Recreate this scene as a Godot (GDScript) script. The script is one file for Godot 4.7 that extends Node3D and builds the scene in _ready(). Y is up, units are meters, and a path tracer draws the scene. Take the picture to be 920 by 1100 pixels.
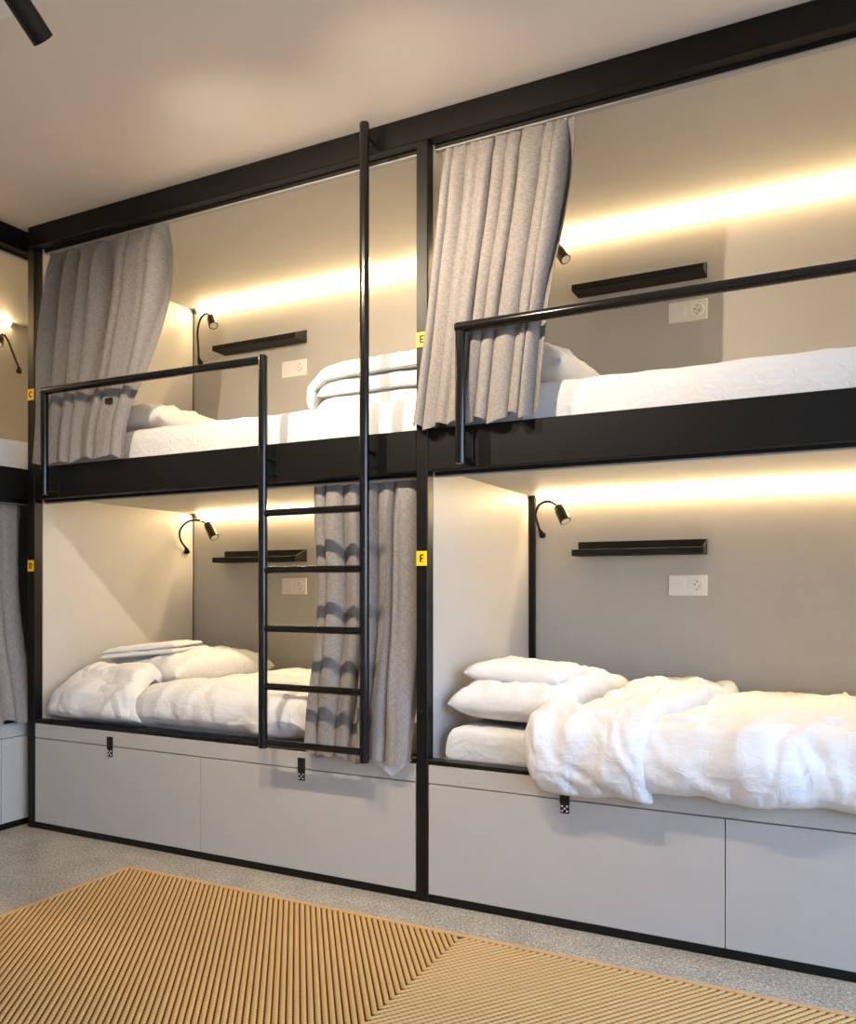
extends Node3D
# A dormitory corner with built-in bunk beds. x runs along the main row of bunks, y is up, z points out of the bunks into the room.

const W := 2.04          # pitch of the posts
const P := 0.046         # post width
const TOP := 2.785       # room ceiling, top of the frame
const BEAM := 2.688      # underside of the top beam
const DECK_TOP := 1.668
const DECK_LOW := 1.520
const BASE := 0.485      # top of the storage base
const SPLIT := 0.418
const BACK := -1.047     # face of the back panels
const CEIL_LOW := 1.536  # ceiling of a lower berth
const CEIL_UP := 2.704   # ceiling of an upper berth

var M := {}
var taken := {}

# ------------------------------------------------------------------ naming
func numbered(called: String) -> String:
	if not taken.has(called):
		taken[called] = 0
		return called
	taken[called] += 1
	return "%s_%03d" % [called, taken[called]]

func thing(called: String, label: String, category: String, at := Vector3.ZERO, turn := 0.0, group := "") -> Node3D:
	var o := Node3D.new()
	o.name = numbered(called)
	add_child(o)
	o.position = at
	o.rotation.y = turn
	tag(o, label, category, group)
	return o

func tag(o: Node, label: String, category: String, group := "") -> void:
	o.set_meta("label", label)
	o.set_meta("category", category)
	if group != "":
		o.set_meta("group", group)

func part(called: String, st: SurfaceTool, m: Material, parent: Node, label := "") -> MeshInstance3D:
	var o := MeshInstance3D.new()
	o.mesh = st.commit()
	o.material_override = m
	o.name = called
	parent.add_child(o, true)
	if label != "":
		o.set_meta("label", label)
	return o

func solo(called: String, st: SurfaceTool, m: Material, label: String, category: String, at := Vector3.ZERO) -> MeshInstance3D:
	var o := MeshInstance3D.new()
	o.mesh = st.commit()
	o.material_override = m
	o.name = numbered(called)
	add_child(o)
	o.position = at
	tag(o, label, category)
	return o

func struct(called: String, st: SurfaceTool, m: Material, label := "") -> MeshInstance3D:
	var o := MeshInstance3D.new()
	o.mesh = st.commit()
	o.material_override = m
	o.name = called
	add_child(o)
	o.set_meta("kind", "structure")
	if label != "":
		o.set_meta("label", label)
	return o

# ------------------------------------------------------------------ shapes
func mb() -> SurfaceTool:
	var st := SurfaceTool.new()
	st.begin(Mesh.PRIMITIVE_TRIANGLES)
	return st

func tri(st: SurfaceTool, a: Vector3, b: Vector3, c: Vector3, n: Vector3) -> void:
	# Godot's front faces run clockwise
	if (b - a).cross(c - a).dot(n) > 0.0:
		var t := b
		b = c
		c = t
	for p: Vector3 in [a, b, c]:
		st.set_normal(n)
		st.set_uv(Vector2(p.x + p.z, p.y))
		st.add_vertex(p)

func quad(st: SurfaceTool, a: Vector3, b: Vector3, c: Vector3, d: Vector3, n: Vector3) -> void:
	tri(st, a, b, c, n)
	tri(st, a, c, d, n)

func box(st: SurfaceTool, lo: Vector3, hi: Vector3, bevel := 0.0015) -> void:
	# a box between two corners with chamfered edges
	var c := (lo + hi) / 2.0
	var h := (hi - lo).abs() / 2.0
	var r := minf(bevel, minf(h.x, minf(h.y, h.z)) * 0.45)
	var ax := [Vector3.RIGHT, Vector3.UP, Vector3.BACK]
	for i in 3:
		var j := (i + 1) % 3
		var k := (i + 2) % 3
		var ni: Vector3 = ax[i]
		var nj: Vector3 = ax[j]
		var nk: Vector3 = ax[k]
		for s: float in [-1.0, 1.0]:
			var f: Vector3 = c + ni * s * h[i]
			var a: Vector3 = nj * (h[j] - r)
			var b: Vector3 = nk * (h[k] - r)
			quad(st, f - a - b, f + a - b, f + a + b, f - a + b, ni * s)
			if r > 0.0:
				for t: float in [-1.0, 1.0]:
					# chamfer between face i (s) and face j (t), running along k
					var e1: Vector3 = c + ni * s * h[i] + nj * t * (h[j] - r)
					var e2: Vector3 = c + ni * s * (h[i] - r) + nj * t * h[j]
					quad(st, e1 - b, e1 + b, e2 + b, e2 - b, (ni * s + nj * t).normalized())
	if r > 0.0:
		for sx: float in [-1.0, 1.0]:
			for sy: float in [-1.0, 1.0]:
				for sz: float in [-1.0, 1.0]:
					var q := Vector3(sx * h.x, sy * h.y, sz * h.z)
					tri(st, c + q - Vector3(0, sy * r, sz * r), c + q - Vector3(sx * r, 0, sz * r), c + q - Vector3(sx * r, sy * r, 0), Vector3(sx, sy, sz).normalized())

func boxed(lo: Vector3, hi: Vector3, bevel := 0.0015) -> SurfaceTool:
	var st := mb()
	box(st, lo, hi, bevel)
	return st

func sweep(st: SurfaceTool, pts: Array, radii: Array, sides := 14, caps := true) -> void:
	# a round tube through points, radius given per point
	var n := pts.size()
	var rings: Array = []
	var side := Vector3.ZERO
	var tans: Array = []
	for i in n:
		var t: Vector3
		if i == 0:
			t = (pts[1] - pts[0]).normalized()
		elif i == n - 1:
			t = (pts[n - 1] - pts[n - 2]).normalized()
		else:
			t = (pts[i + 1] - pts[i]).normalized() + (pts[i] - pts[i - 1]).normalized()
		if t.length() < 1e-3:
			t = tans[i - 1] if i > 0 else Vector3.UP
		t = t.normalized()
		tans.append(t)
		if i == 0:
			side = t.cross(Vector3.UP if absf(t.y) < 0.9 else Vector3.RIGHT).normalized()
		else:
			side = (side - t * side.dot(t)).normalized()
		var up := t.cross(side)
		var ring: Array = []
		for k in sides:
			var a := TAU * k / sides
			ring.append(side * cos(a) + up * sin(a))
		rings.append(ring)
	for i in n - 1:
		var slope: float = (float(radii[i]) - float(radii[i + 1])) / maxf((pts[i + 1] - pts[i]).length(), 1e-6)
		for k in sides:
			var l := (k + 1) % sides
			var na: Vector3 = rings[i][k]
			var nb: Vector3 = rings[i][l]
			var nc: Vector3 = rings[i + 1][l]
			var nd: Vector3 = rings[i + 1][k]
			var vs := [pts[i] + na * radii[i], pts[i] + nb * radii[i], pts[i + 1] + nc * radii[i + 1], pts[i + 1] + nd * radii[i + 1]]
			var ns := [(na + tans[i] * slope).normalized(), (nb + tans[i] * slope).normalized(), (nc + tans[i + 1] * slope).normalized(), (nd + tans[i + 1] * slope).normalized()]
			tri_s(st, vs, ns, [0, 1, 2])
			tri_s(st, vs, ns, [0, 2, 3])
	if caps:
		for e: int in [0, n - 1]:
			var out: Vector3 = -tans[0] if e == 0 else tans[n - 1]
			if float(radii[e]) > 0.0004:
				for k in sides:
					tri(st, pts[e], pts[e] + rings[e][k] * radii[e], pts[e] + rings[e][(k + 1) % sides] * radii[e], out)

func tri_s(st: SurfaceTool, vs: Array, ns: Array, ix: Array) -> void:
	var a: Vector3 = vs[ix[0]]
	var b: Vector3 = vs[ix[1]]
	var c: Vector3 = vs[ix[2]]
	var order := ix
	if (b - a).cross(c - a).dot(ns[ix[0]] + ns[ix[1]] + ns[ix[2]]) > 0.0:
		order = [ix[0], ix[2], ix[1]]
	for i: int in order:
		st.set_normal(ns[i])
		st.set_uv(Vector2(vs[i].x + vs[i].z, vs[i].y))
		st.add_vertex(vs[i])

func tube(a: Vector3, b: Vector3, r: float, sides := 16) -> SurfaceTool:
	var st := mb()
	sweep(st, [a, a.lerp(b, 0.002), a.lerp(b, 0.998), b], [r - 0.001, r, r, r - 0.001], sides)
	return st

func curve(pts: Array, steps := 8) -> Array:
	# Catmull-Rom through points
	var out: Array = []
	for i in pts.size() - 1:
		var p0: Vector3 = pts[maxi(i - 1, 0)]
		var p1: Vector3 = pts[i]
		var p2: Vector3 = pts[i + 1]
		var p3: Vector3 = pts[mini(i + 2, pts.size() - 1)]
		for k in steps:
			out.append(p1.cubic_interpolate(p2, p0, p3, float(k) / steps))
	out.append(pts[pts.size() - 1])
	return out

func sheet(st: SurfaceTool, g: Array, thick: float, uvs := 1.0) -> void:
	# a closed sheet of cloth: grid of points g[row][column], given thickness
	var nr := g.size()
	var nc: int = g[0].size()
	var nm: Array = []
	for i in nr:
		var row: Array = []
		for j in nc:
			var dx: Vector3 = g[i][mini(j + 1, nc - 1)] - g[i][maxi(j - 1, 0)]
			var dy: Vector3 = g[mini(i + 1, nr - 1)][j] - g[maxi(i - 1, 0)][j]
			var n := dx.cross(dy)
			row.append(n.normalized() if n.length() > 1e-12 else Vector3.UP)
		nm.append(row)
	var widths: Array = []
	var acc := 0.0
	for j in nc:
		if j > 0:
			acc += (g[nr / 2][j] - g[nr / 2][j - 1]).length()
		widths.append(acc)
	for side in 2:
		for i in nr:
			for j in nc:
				var n: Vector3 = nm[i][j]
				st.set_normal(n if side == 0 else -n)
				st.set_uv(Vector2(widths[j], g[i][j].y) * uvs)
				st.add_vertex(g[i][j] + (n * thick / 2.0 if side == 0 else -n * thick / 2.0))
	var off := nr * nc
	for i in nr - 1:
		for j in nc - 1:
			var a := i * nc + j
			for ix: int in [a, a + nc, a + 1, a + 1, a + nc, a + nc + 1]:
				st.add_index(ix)
			for ix: int in [a, a + 1, a + nc, a + 1, a + nc + 1, a + nc]:
				st.add_index(off + ix)
	var rim: Array = []
	for j in nc:
		rim.append(j)
	for i in range(1, nr):
		rim.append(i * nc + nc - 1)
	for j in range(nc - 2, -1, -1):
		rim.append((nr - 1) * nc + j)
	for i in range(nr - 2, 0, -1):
		rim.append(i * nc)
	for q in rim.size():
		var a: int = rim[q]
		var b: int = rim[(q + 1) % rim.size()]
		for ix: int in [a, b, off + a, b, off + b, off + a]:
			st.add_index(ix)

func shell(st: SurfaceTool, top: Array, low: Array) -> void:
	# two grids that meet at their rims; smooth normals from the shared vertices
	var nr := top.size()
	var nc: int = top[0].size()
	var idx: Array = []
	var pos := PackedVector3Array()
	for i in nr:
		for j in nc:
			pos.append(top[i][j])
	for i in nr:
		var row: Array = []
		for j in nc:
			if i == 0 or j == 0 or i == nr - 1 or j == nc - 1:
				row.append(i * nc + j)
			else:
				row.append(pos.size())
				pos.append(low[i][j])
		idx.append(row)
	var tris := PackedInt32Array()
	for i in nr - 1:
		for j in nc - 1:
			var a := i * nc + j
			tris.append_array(PackedInt32Array([a, a + nc, a + 1, a + 1, a + nc, a + nc + 1]))
			var b: Array = [idx[i][j], idx[i][j + 1], idx[i + 1][j], idx[i + 1][j + 1]]
			tris.append_array(PackedInt32Array([b[0], b[1], b[2], b[1], b[3], b[2]]))
	var nm := PackedVector3Array()
	nm.resize(pos.size())
	for t in range(0, tris.size(), 3):
		var n := (pos[tris[t + 2]] - pos[tris[t]]).cross(pos[tris[t + 1]] - pos[tris[t]])
		for k in 3:
			nm[tris[t + k]] += n
	for i in pos.size():
		st.set_normal(nm[i].normalized() if nm[i].length() > 1e-14 else Vector3.UP)
		st.set_uv(Vector2(pos[i].x, pos[i].z + pos[i].y))
		st.add_vertex(pos[i])
	for t in tris:
		st.add_index(t)

func noise(seed_: int, freq: float, octaves := 3, ridged := false) -> FastNoiseLite:
	var n := FastNoiseLite.new()
	n.seed = seed_
	n.frequency = freq
	n.noise_type = FastNoiseLite.TYPE_SIMPLEX_SMOOTH
	n.fractal_octaves = octaves
	n.fractal_type = FastNoiseLite.FRACTAL_RIDGED if ridged else FastNoiseLite.FRACTAL_FBM
	return n

# ------------------------------------------------------------------ materials
func mat(c: Color, rough: float, spec := 0.5) -> StandardMaterial3D:
	var m := StandardMaterial3D.new()
	m.albedo_color = c
	m.roughness = rough
	m.metallic_specular = spec
	return m

func tex(img: Image) -> ImageTexture:
	img.generate_mipmaps()
	return ImageTexture.create_from_image(img)

func bump_from(img: Image, strength: float) -> ImageTexture:
	var b: Image = img.duplicate()
	b.clear_mipmaps()
	b.convert(Image.FORMAT_RGBA8)
	b.bump_map_to_normal_map(strength)
	return tex(b)

func make_materials() -> void:
	# grey laminate with a faint grain
	var n1 := noise(3, 0.02, 3)
	n1.seed = 3
	var pi := Image.create(256, 256, false, Image.FORMAT_RGB8)
	for y in 256:
		for x in 256:
			var v := 0.985 + 0.010 * n1.get_noise_3d(x, y, 0) + 0.010 * n1.get_noise_3d(x * 9.0, y * 9.0, 40)
			pi.set_pixel(x, y, Color(v, v, v))
	M.panel = mat(Color(0.735, 0.722, 0.70), 0.48, 0.4)
	M.panel.albedo_texture = tex(pi)
	M.panel.uv1_triplanar = true
	M.panel.uv1_scale = Vector3(1.3, 1.3, 1.3)
	M.plaster = mat(Color(0.90, 0.86, 0.82), 0.9, 0.3)
	M.white_wall = mat(Color(0.85, 0.84, 0.82), 0.9, 0.3)
	M.soffit = mat(Color(0.93, 0.92, 0.90), 0.7, 0.4)
	# black powder coat, semi-gloss, slightly uneven sheen
	M.black = mat(Color(0.065, 0.065, 0.063), 0.40, 0.35)
	M.gloss_black = mat(Color(0.05, 0.05, 0.05), 0.16, 0.5)
	M.matt_black = mat(Color(0.10, 0.095, 0.09), 0.6, 0.4)
	M.alu = mat(Color(0.62, 0.62, 0.62), 0.4, 0.5)
	M.plastic = mat(Color(0.93, 0.92, 0.90), 0.35, 0.5)
	M.yellow = mat(Color(1.0, 0.80, 0.05), 0.45, 0.5)
	M.ink = mat(Color(0.05, 0.05, 0.05), 0.6, 0.3)
	M.brass = mat(Color(0.20, 0.17, 0.12), 0.35, 0.5)
	M.brass.metallic = 0.4
	# heathered grey linen: threads along and across
	var fi := Image.create(512, 512, false, Image.FORMAT_RGB8)
	var r := RandomNumberGenerator.new()
	r.seed = 5
	var na := noise(21, 0.9, 1)
	var nb := noise(22, 0.012, 3)
	for y in 512:
		for x in 512:
			var v := 0.82 + 0.13 * na.get_noise_2d(x * 0.03, y * 0.8) + 0.09 * na.get_noise_2d(x * 0.8 + 900.0, y * 0.03) + 0.02 * nb.get_noise_2d(x, y) + r.randf_range(-0.12, 0.12)
			v = clampf(v, 0.0, 1.0)
			fi.set_pixel(x, y, Color(v, v * 0.985, v * 0.975))
	M.linen = mat(Color(0.655, 0.645, 0.645), 0.95, 0.2)
	M.linen.albedo_texture = tex(fi)
	M.linen.normal_enabled = true
	M.linen.normal_texture = bump_from(fi, 3.0)
	M.linen.normal_scale = 0.25
	M.linen.uv1_scale = Vector3(3.6, 3.6, 3.6)
	M.linen.backlight_enabled = true
	M.linen.backlight = Color(0.10, 0.095, 0.09)
	# white bed linen with fine creases
	var ci := Image.create(512, 512, false, Image.FORMAT_RGB8)
	var nc := noise(31, 0.012, 4, true)
	var nd := noise(32, 0.03, 3)
	for y in 512:
		for x in 512:
			var v := clampf(0.5 + 0.35 * nc.get_noise_2d(x + 60.0 * nd.get_noise_2d(x * 0.3, y * 0.3), y) + 0.12 * nd.get_noise_2d(x, y), 0.0, 1.0)
			ci.set_pixel(x, y, Color(v, v, v))
	M.cotton = mat(Color(0.85, 0.85, 0.855), 0.85, 0.25)
	M.cotton.normal_enabled = true
	M.cotton.normal_texture = bump_from(ci, 6.0)
	M.cotton.normal_scale = 0.7
	M.cotton.uv1_triplanar = true
	M.cotton.uv1_scale = Vector3(1.6, 1.6, 1.6)
	# ground and sealed concrete with fine aggregate
	var gi := Image.create(1024, 1024, false, Image.FORMAT_RGB8)
	var ne := noise(41, 0.006, 4)
	var nf := noise(42, 0.07, 2)
	var ng := noise(43, 0.16, 1)
	for y in 1024:
		for x in 1024:
			var v := 0.68 + 0.07 * ne.get_noise_2d(x, y) + 0.15 * nf.get_noise_2d(x, y) + 0.16 * ng.get_noise_2d(x, y)
			var w := 0.018 * ne.get_noise_2d(x + 3000.0, y)
			if ng.get_noise_2d(x * 0.7 + 500.0, y * 0.7) > 0.52:
				v += 0.14
			elif ng.get_noise_2d(x * 0.8 + 1500.0, y * 0.8) > 0.55:
				v -= 0.2
			gi.set_pixel(x, y, Color(clampf(v + w, 0, 1), clampf(v, 0, 1), clampf(v - w - 0.02, 0, 1)))
	M.concrete = mat(Color(0.96, 0.915, 0.85), 0.32, 0.5)
	M.concrete.albedo_texture = tex(gi)
	M.concrete.uv1_triplanar = true
	M.concrete.uv1_scale = Vector3(0.9, 0.9, 0.9)
	# sisal: twisted yarn along each rib; yarn-hole shade painted as dashes at the edges
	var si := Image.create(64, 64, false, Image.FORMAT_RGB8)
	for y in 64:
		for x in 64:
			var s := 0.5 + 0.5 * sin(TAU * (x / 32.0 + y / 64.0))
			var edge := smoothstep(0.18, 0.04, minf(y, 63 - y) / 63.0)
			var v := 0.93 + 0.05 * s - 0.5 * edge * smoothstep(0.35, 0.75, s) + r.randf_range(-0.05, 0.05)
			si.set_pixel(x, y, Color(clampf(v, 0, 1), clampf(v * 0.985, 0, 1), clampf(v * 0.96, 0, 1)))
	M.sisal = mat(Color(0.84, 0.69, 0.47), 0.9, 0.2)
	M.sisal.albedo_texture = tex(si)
	M.sisal_base = mat(Color(0.36, 0.24, 0.13), 0.95, 0.1)
	M.sisal_hem = mat(Color(0.80, 0.65, 0.47), 0.9, 0.2)
	M.glass = mat(Color(0.9, 0.95, 1.0, 0.08), 0.02, 0.5)
	M.glass.transparency = BaseMaterial3D.TRANSPARENCY_ALPHA
	M.led = mat(Color(1.0, 0.93, 0.80), 0.6, 0.2)
	M.led.emission_enabled = true
	M.led.emission = Color(1.0, 0.88, 0.68)
	M.led.emission_energy_multiplier = 4.0
	M.lens = mat(Color(1.0, 0.95, 0.85), 0.4, 0.3)
	M.lens.emission_enabled = true
	M.lens.emission = Color(1.0, 0.84, 0.62)
	M.lens.emission_energy_multiplier = 6.0

const WARM := Color(1.0, 0.86, 0.64)
const SPOT_WARM := Color(1.0, 0.91, 0.79)
const LED_ENERGY := 3.1
const SPOT_ENERGY := 4.0

func _ready() -> void:
	# ---------------------------------------------------------------- camera, sky, exposure
	var cam := Camera3D.new()
	cam.name = "camera"
	add_child(cam)
	var near := 0.05
	cam.projection = Camera3D.PROJECTION_FRUSTUM
	cam.near = near
	cam.far = 60.0
	cam.size = near * 1100.0 / 899.63
	cam.frustum_offset = Vector2(0.0, near * (633.57 - 550.0) / 899.63)
	cam.position = Vector3(3.4204, 1.1011, 2.6285)
	cam.rotation_degrees = Vector3(0, 26.889, 0)
	cam.current = true
	var we := WorldEnvironment.new()
	we.name = "world_environment"
	var env := Environment.new()
	env.background_mode = Environment.BG_SKY
	var sky := Sky.new()
	var sm := ProceduralSkyMaterial.new()
	sm.sky_top_color = Color(0.60, 0.74, 0.95)
	sm.sky_horizon_color = Color(0.82, 0.90, 0.98)
	sm.ground_bottom_color = Color(0.45, 0.45, 0.45)
	sm.ground_horizon_color = Color(0.72, 0.75, 0.78)
	sm.energy_multiplier = 21.0
	sky.sky_material = sm
	env.sky = sky
	env.tonemap_mode = Environment.TONE_MAPPER_LINEAR
	env.tonemap_exposure = 0.71
	env.sdfgi_enabled = true
	env.ssao_enabled = true
	env.ssil_enabled = true
	we.environment = env
	add_child(we)

	make_materials()
	build_room()
	build_bunks()
	build_fittings()
	build_ladder_and_rails()
	build_curtains()
	build_bedding()
	build_rug()
	build_spots()

# ------------------------------------------------------------------ room
func build_room() -> void:
	var x0 := -1.16
	var x1 := 5.3
	var z0 := -1.12
	var z1 := 4.4
	struct("floor", boxed(Vector3(x0 - 0.15, -0.15, z0 - 0.15), Vector3(x1 + 0.15, 0, z1 + 0.15), 0.0), M.concrete, "polished grey concrete floor with fine aggregate")
	struct("ceiling", boxed(Vector3(x0 - 0.15, TOP, z0 - 0.15), Vector3(x1 + 0.15, TOP + 0.15, z1 + 0.15), 0.0), M.plaster, "plain pale plaster ceiling")
	struct("wall_back", boxed(Vector3(x0 - 0.15, 0, z0 - 0.15), Vector3(x1 + 0.15, TOP, z0), 0.0), M.white_wall)
	struct("wall_left", boxed(Vector3(x0 - 0.15, 0, z0), Vector3(x0, TOP, z1), 0.0), M.white_wall)
	struct("wall_front", boxed(Vector3(x0 - 0.15, 0, z1), Vector3(x1 + 0.15, TOP, z1 + 0.15), 0.0), M.white_wall)
	# wall on the right with two tall windows
	var st := mb()
	var wins := [[-0.9, 1.6], [2.0, 3.6]]
	var ylo := 0.35
	var yhi := 2.55
	box(st, Vector3(x1, 0, z0), Vector3(x1 + 0.2, ylo, z1), 0.0)
	box(st, Vector3(x1, yhi, z0), Vector3(x1 + 0.2, TOP, z1), 0.0)
	var za := z0
	for w: Array in wins:
		box(st, Vector3(x1, ylo, za), Vector3(x1 + 0.2, yhi, w[0]), 0.0)
		za = w[1]
	box(st, Vector3(x1, ylo, za), Vector3(x1 + 0.2, yhi, z1), 0.0)
	struct("wall_right", st, M.white_wall)
	for i in 2:
		var w: Array = wins[i]
		var n := Node3D.new()
		n.name = "window_%d" % (i + 1)
		add_child(n)
		n.position = Vector3(x1 + 0.1, ylo, w[0])
		n.set_meta("kind", "structure")
		var h := yhi - ylo
		var d: float = w[1] - w[0]
		var t := 0.05
		part("window_frame", boxed(Vector3(-0.03, 0, 0), Vector3(0.03, t, d)), M.soffit, n)
		part("window_frame", boxed(Vector3(-0.03, h - t, 0), Vector3(0.03, h, d)), M.soffit, n)
		part("window_frame", boxed(Vector3(-0.03, t, 0), Vector3(0.03, h - t, t)), M.soffit, n)
		part("window_frame", boxed(Vector3(-0.03, t, d - t), Vector3(0.03, h - t, d)), M.soffit, n)
		part("window_frame", boxed(Vector3(-0.025, t, d / 2 - 0.025), Vector3(0.025, h - t, d / 2 + 0.025)), M.soffit, n)
		part("pane", boxed(Vector3(-0.003, t, t), Vector3(0.003, h - t, d / 2 - 0.025), 0.0), M.glass, n)
		part("pane", boxed(Vector3(-0.003, t, d / 2 + 0.025), Vector3(0.003, h - t, d - t), 0.0), M.glass, n)

# ------------------------------------------------------------------ bunks
func bunk_frame(label: String, at: Vector3, turn: float, bays: int, corner_strip: Array) -> Node3D:
	var f := thing("bunk_bed", label, "bunk bed", at, turn)
	for i in bays + 1:
		part("post", boxed(Vector3(i * W, 0, -P), Vector3(i * W + P, BEAM, 0), 0.003), M.black, f)
	var L := bays * W + P
	part("top_beam", boxed(Vector3(0, BEAM, -P), Vector3(L, TOP, 0), 0.003), M.black, f)
	for i in bays:
		var a := i * W + P
		var b := i * W + W
		part("deck_beam", boxed(Vector3(a, DECK_LOW, -P), Vector3(b, DECK_TOP, -0.001), 0.003), M.black, f)
		part("bed_rail", boxed(Vector3(a, BASE + 0.001, -P), Vector3(b, BASE + 0.017, -0.002), 0.002), M.black, f)
		part("base_rail", boxed(Vector3(a, 0, -P), Vector3(b, 0.029, -0.004), 0.002), M.black, f)
		# inner lining: side, back, deck and ceiling panels
		for lv in 2:
			var y0 := BASE if lv == 0 else 1.585
			var y1 := CEIL_LOW if lv == 0 else CEIL_UP
			part("partition_panel", boxed(Vector3(a - 0.020, y0, BACK), Vector3(a, y1, -P - 0.0005), 0.001), M.panel, f)
			part("partition_panel", boxed(Vector3(b, y0, BACK), Vector3(b + 0.020, y1, -P - 0.0005), 0.001), M.panel, f)
			part("back_panel", boxed(Vector3(a - 0.020, y0, BACK - 0.018), Vector3(b + 0.020, y1, BACK), 0.001), M.panel, f)
			var cs: float = corner_strip[i]
			part("corner_strip", boxed(Vector3(a + 0.0005, y0, BACK + 0.0005), Vector3(a + cs, y1 - 0.002, BACK + cs * 0.6), 0.001), M.black, f, "black corner strip")
		part("deck_panel", boxed(Vector3(a - 0.020, CEIL_LOW, BACK - 0.018), Vector3(b + 0.020, 1.585, -P - 0.001), 0.001), M.panel, f)
		part("ceiling_panel", boxed(Vector3(a - 0.020, CEIL_UP, BACK - 0.018), Vector3(b + 0.020, CEIL_UP + 0.02, -P - 0.001), 0.001), M.panel, f)
		part("bed_board", boxed(Vector3(a - 0.020, BASE - 0.025, BACK - 0.018), Vector3(b + 0.020, BASE, -P - 0.001), 0.001), M.panel, f)
	return f

func storage(label: String, at: Vector3, turn: float, straps: Array, splits: Array) -> void:
	# at: lower left corner of the base between two posts; local x along the front
	var s := thing("storage_base", label, "storage base", at, turn)
	var L := W - P
	part("carcass", boxed(Vector3(0.003, 0.03, BACK + 0.02), Vector3(L - 0.003, BASE - 0.028, -0.075), 0.0), M.panel, s)
	part("fascia", boxed(Vector3(0.002, SPLIT + 0.002, -0.026), Vector3(L - 0.002, BASE - 0.001, -0.003), 0.0012), M.panel, s)
	var xs := [0.002] + splits + [L - 0.002]
	for i in xs.size() - 1:
		part("drawer_front", boxed(Vector3(xs[i] + (0.0015 if i > 0 else 0.0), 0.030, -0.026), Vector3(xs[i + 1] - 0.0015, SPLIT - 0.002, -0.003), 0.0012), M.panel, s)
	for x: float in straps:
		var st := mb()
		box(st, Vector3(x - 0.016, SPLIT - 0.012, -0.004), Vector3(x + 0.016, SPLIT + 0.042, 0.003), 0.001)
		box(st, Vector3(x - 0.014, SPLIT - 0.044, -0.004), Vector3(x + 0.014, SPLIT - 0.010, 0.001), 0.001)
		var sp := part("strap", st, M.matt_black, s, "black pull strap")
		for q: Vector2 in [Vector2(-0.008, -0.020), Vector2(0.008, -0.020), Vector2(0, -0.028), Vector2(-0.008, -0.036), Vector2(0.008, -0.036)]:
			part("rivet", tube(Vector3(x + q.x, SPLIT + q.y, 0.0), Vector3(x + q.x, SPLIT + q.y, 0.0025), 0.0032, 8), M.plastic, sp)

func build_bunks() -> void:
	bunk_frame("long black-framed double bunk with grey panels along the back wall", Vector3.ZERO, 0.0, 2, [0.006, 0.030])
	storage("grey storage base of the lower bunk behind the black ladder", Vector3(P, 0, 0), 0.0, [0.485, 1.50], [0.995])
	storage("grey storage base of the lower bunk right of the sign F", Vector3(W + P, 0, 0), 0.0, [0.50, 1.50], [0.995])
	# bunks along the left wall
	bunk_frame("black-framed bunk along the left wall, cut by the picture edge", Vector3(-0.045, 0, 0.99), PI / 2, 1, [0.010])
	storage("bluish grey storage base of the left wall bunk", Vector3(-0.045, 0, 0.99 - P), PI / 2, [0.5], [0.43, 0.845])

# ------------------------------------------------------------------ fittings in the berths
func shelf(label: String, at: Vector3, turn := 0.0) -> void:
	# at: lower left back corner on the back panel
	var s := thing("wall_shelf", label, "shelf", at, turn, "black ledge shelves in the bunks")
	var L := 0.558
	part("tray", boxed(Vector3(0, 0, 0), Vector3(L, 0.004, 0.105), 0.001), M.matt_black, s)
	part("back_plate", boxed(Vector3(0, 0.004, 0), Vector3(L, 0.066, 0.004), 0.001), M.matt_black, s)
	part("front_lip", boxed(Vector3(0, 0.004, 0.101), Vector3(L, 0.028, 0.105), 0.001), M.matt_black, s)
	var st := mb()
	quad(st, Vector3(L, 0.004, 0.004), Vector3(L, 0.066, 0.004), Vector3(L, 0.028, 0.101), Vector3(L, 0.004, 0.101), Vector3.RIGHT)
	quad(st, Vector3(L - 0.003, 0.004, 0.004), Vector3(L - 0.003, 0.066, 0.004), Vector3(L - 0.003, 0.028, 0.101), Vector3(L - 0.003, 0.004, 0.101), Vector3.LEFT)
	quad(st, Vector3(L, 0.066, 0.004), Vector3(L - 0.003, 0.066, 0.004), Vector3(L - 0.003, 0.028, 0.101), Vector3(L, 0.028, 0.101), Vector3(0, 0.93, 0.36))
	part("end_cap", st, M.matt_black, s)

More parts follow.
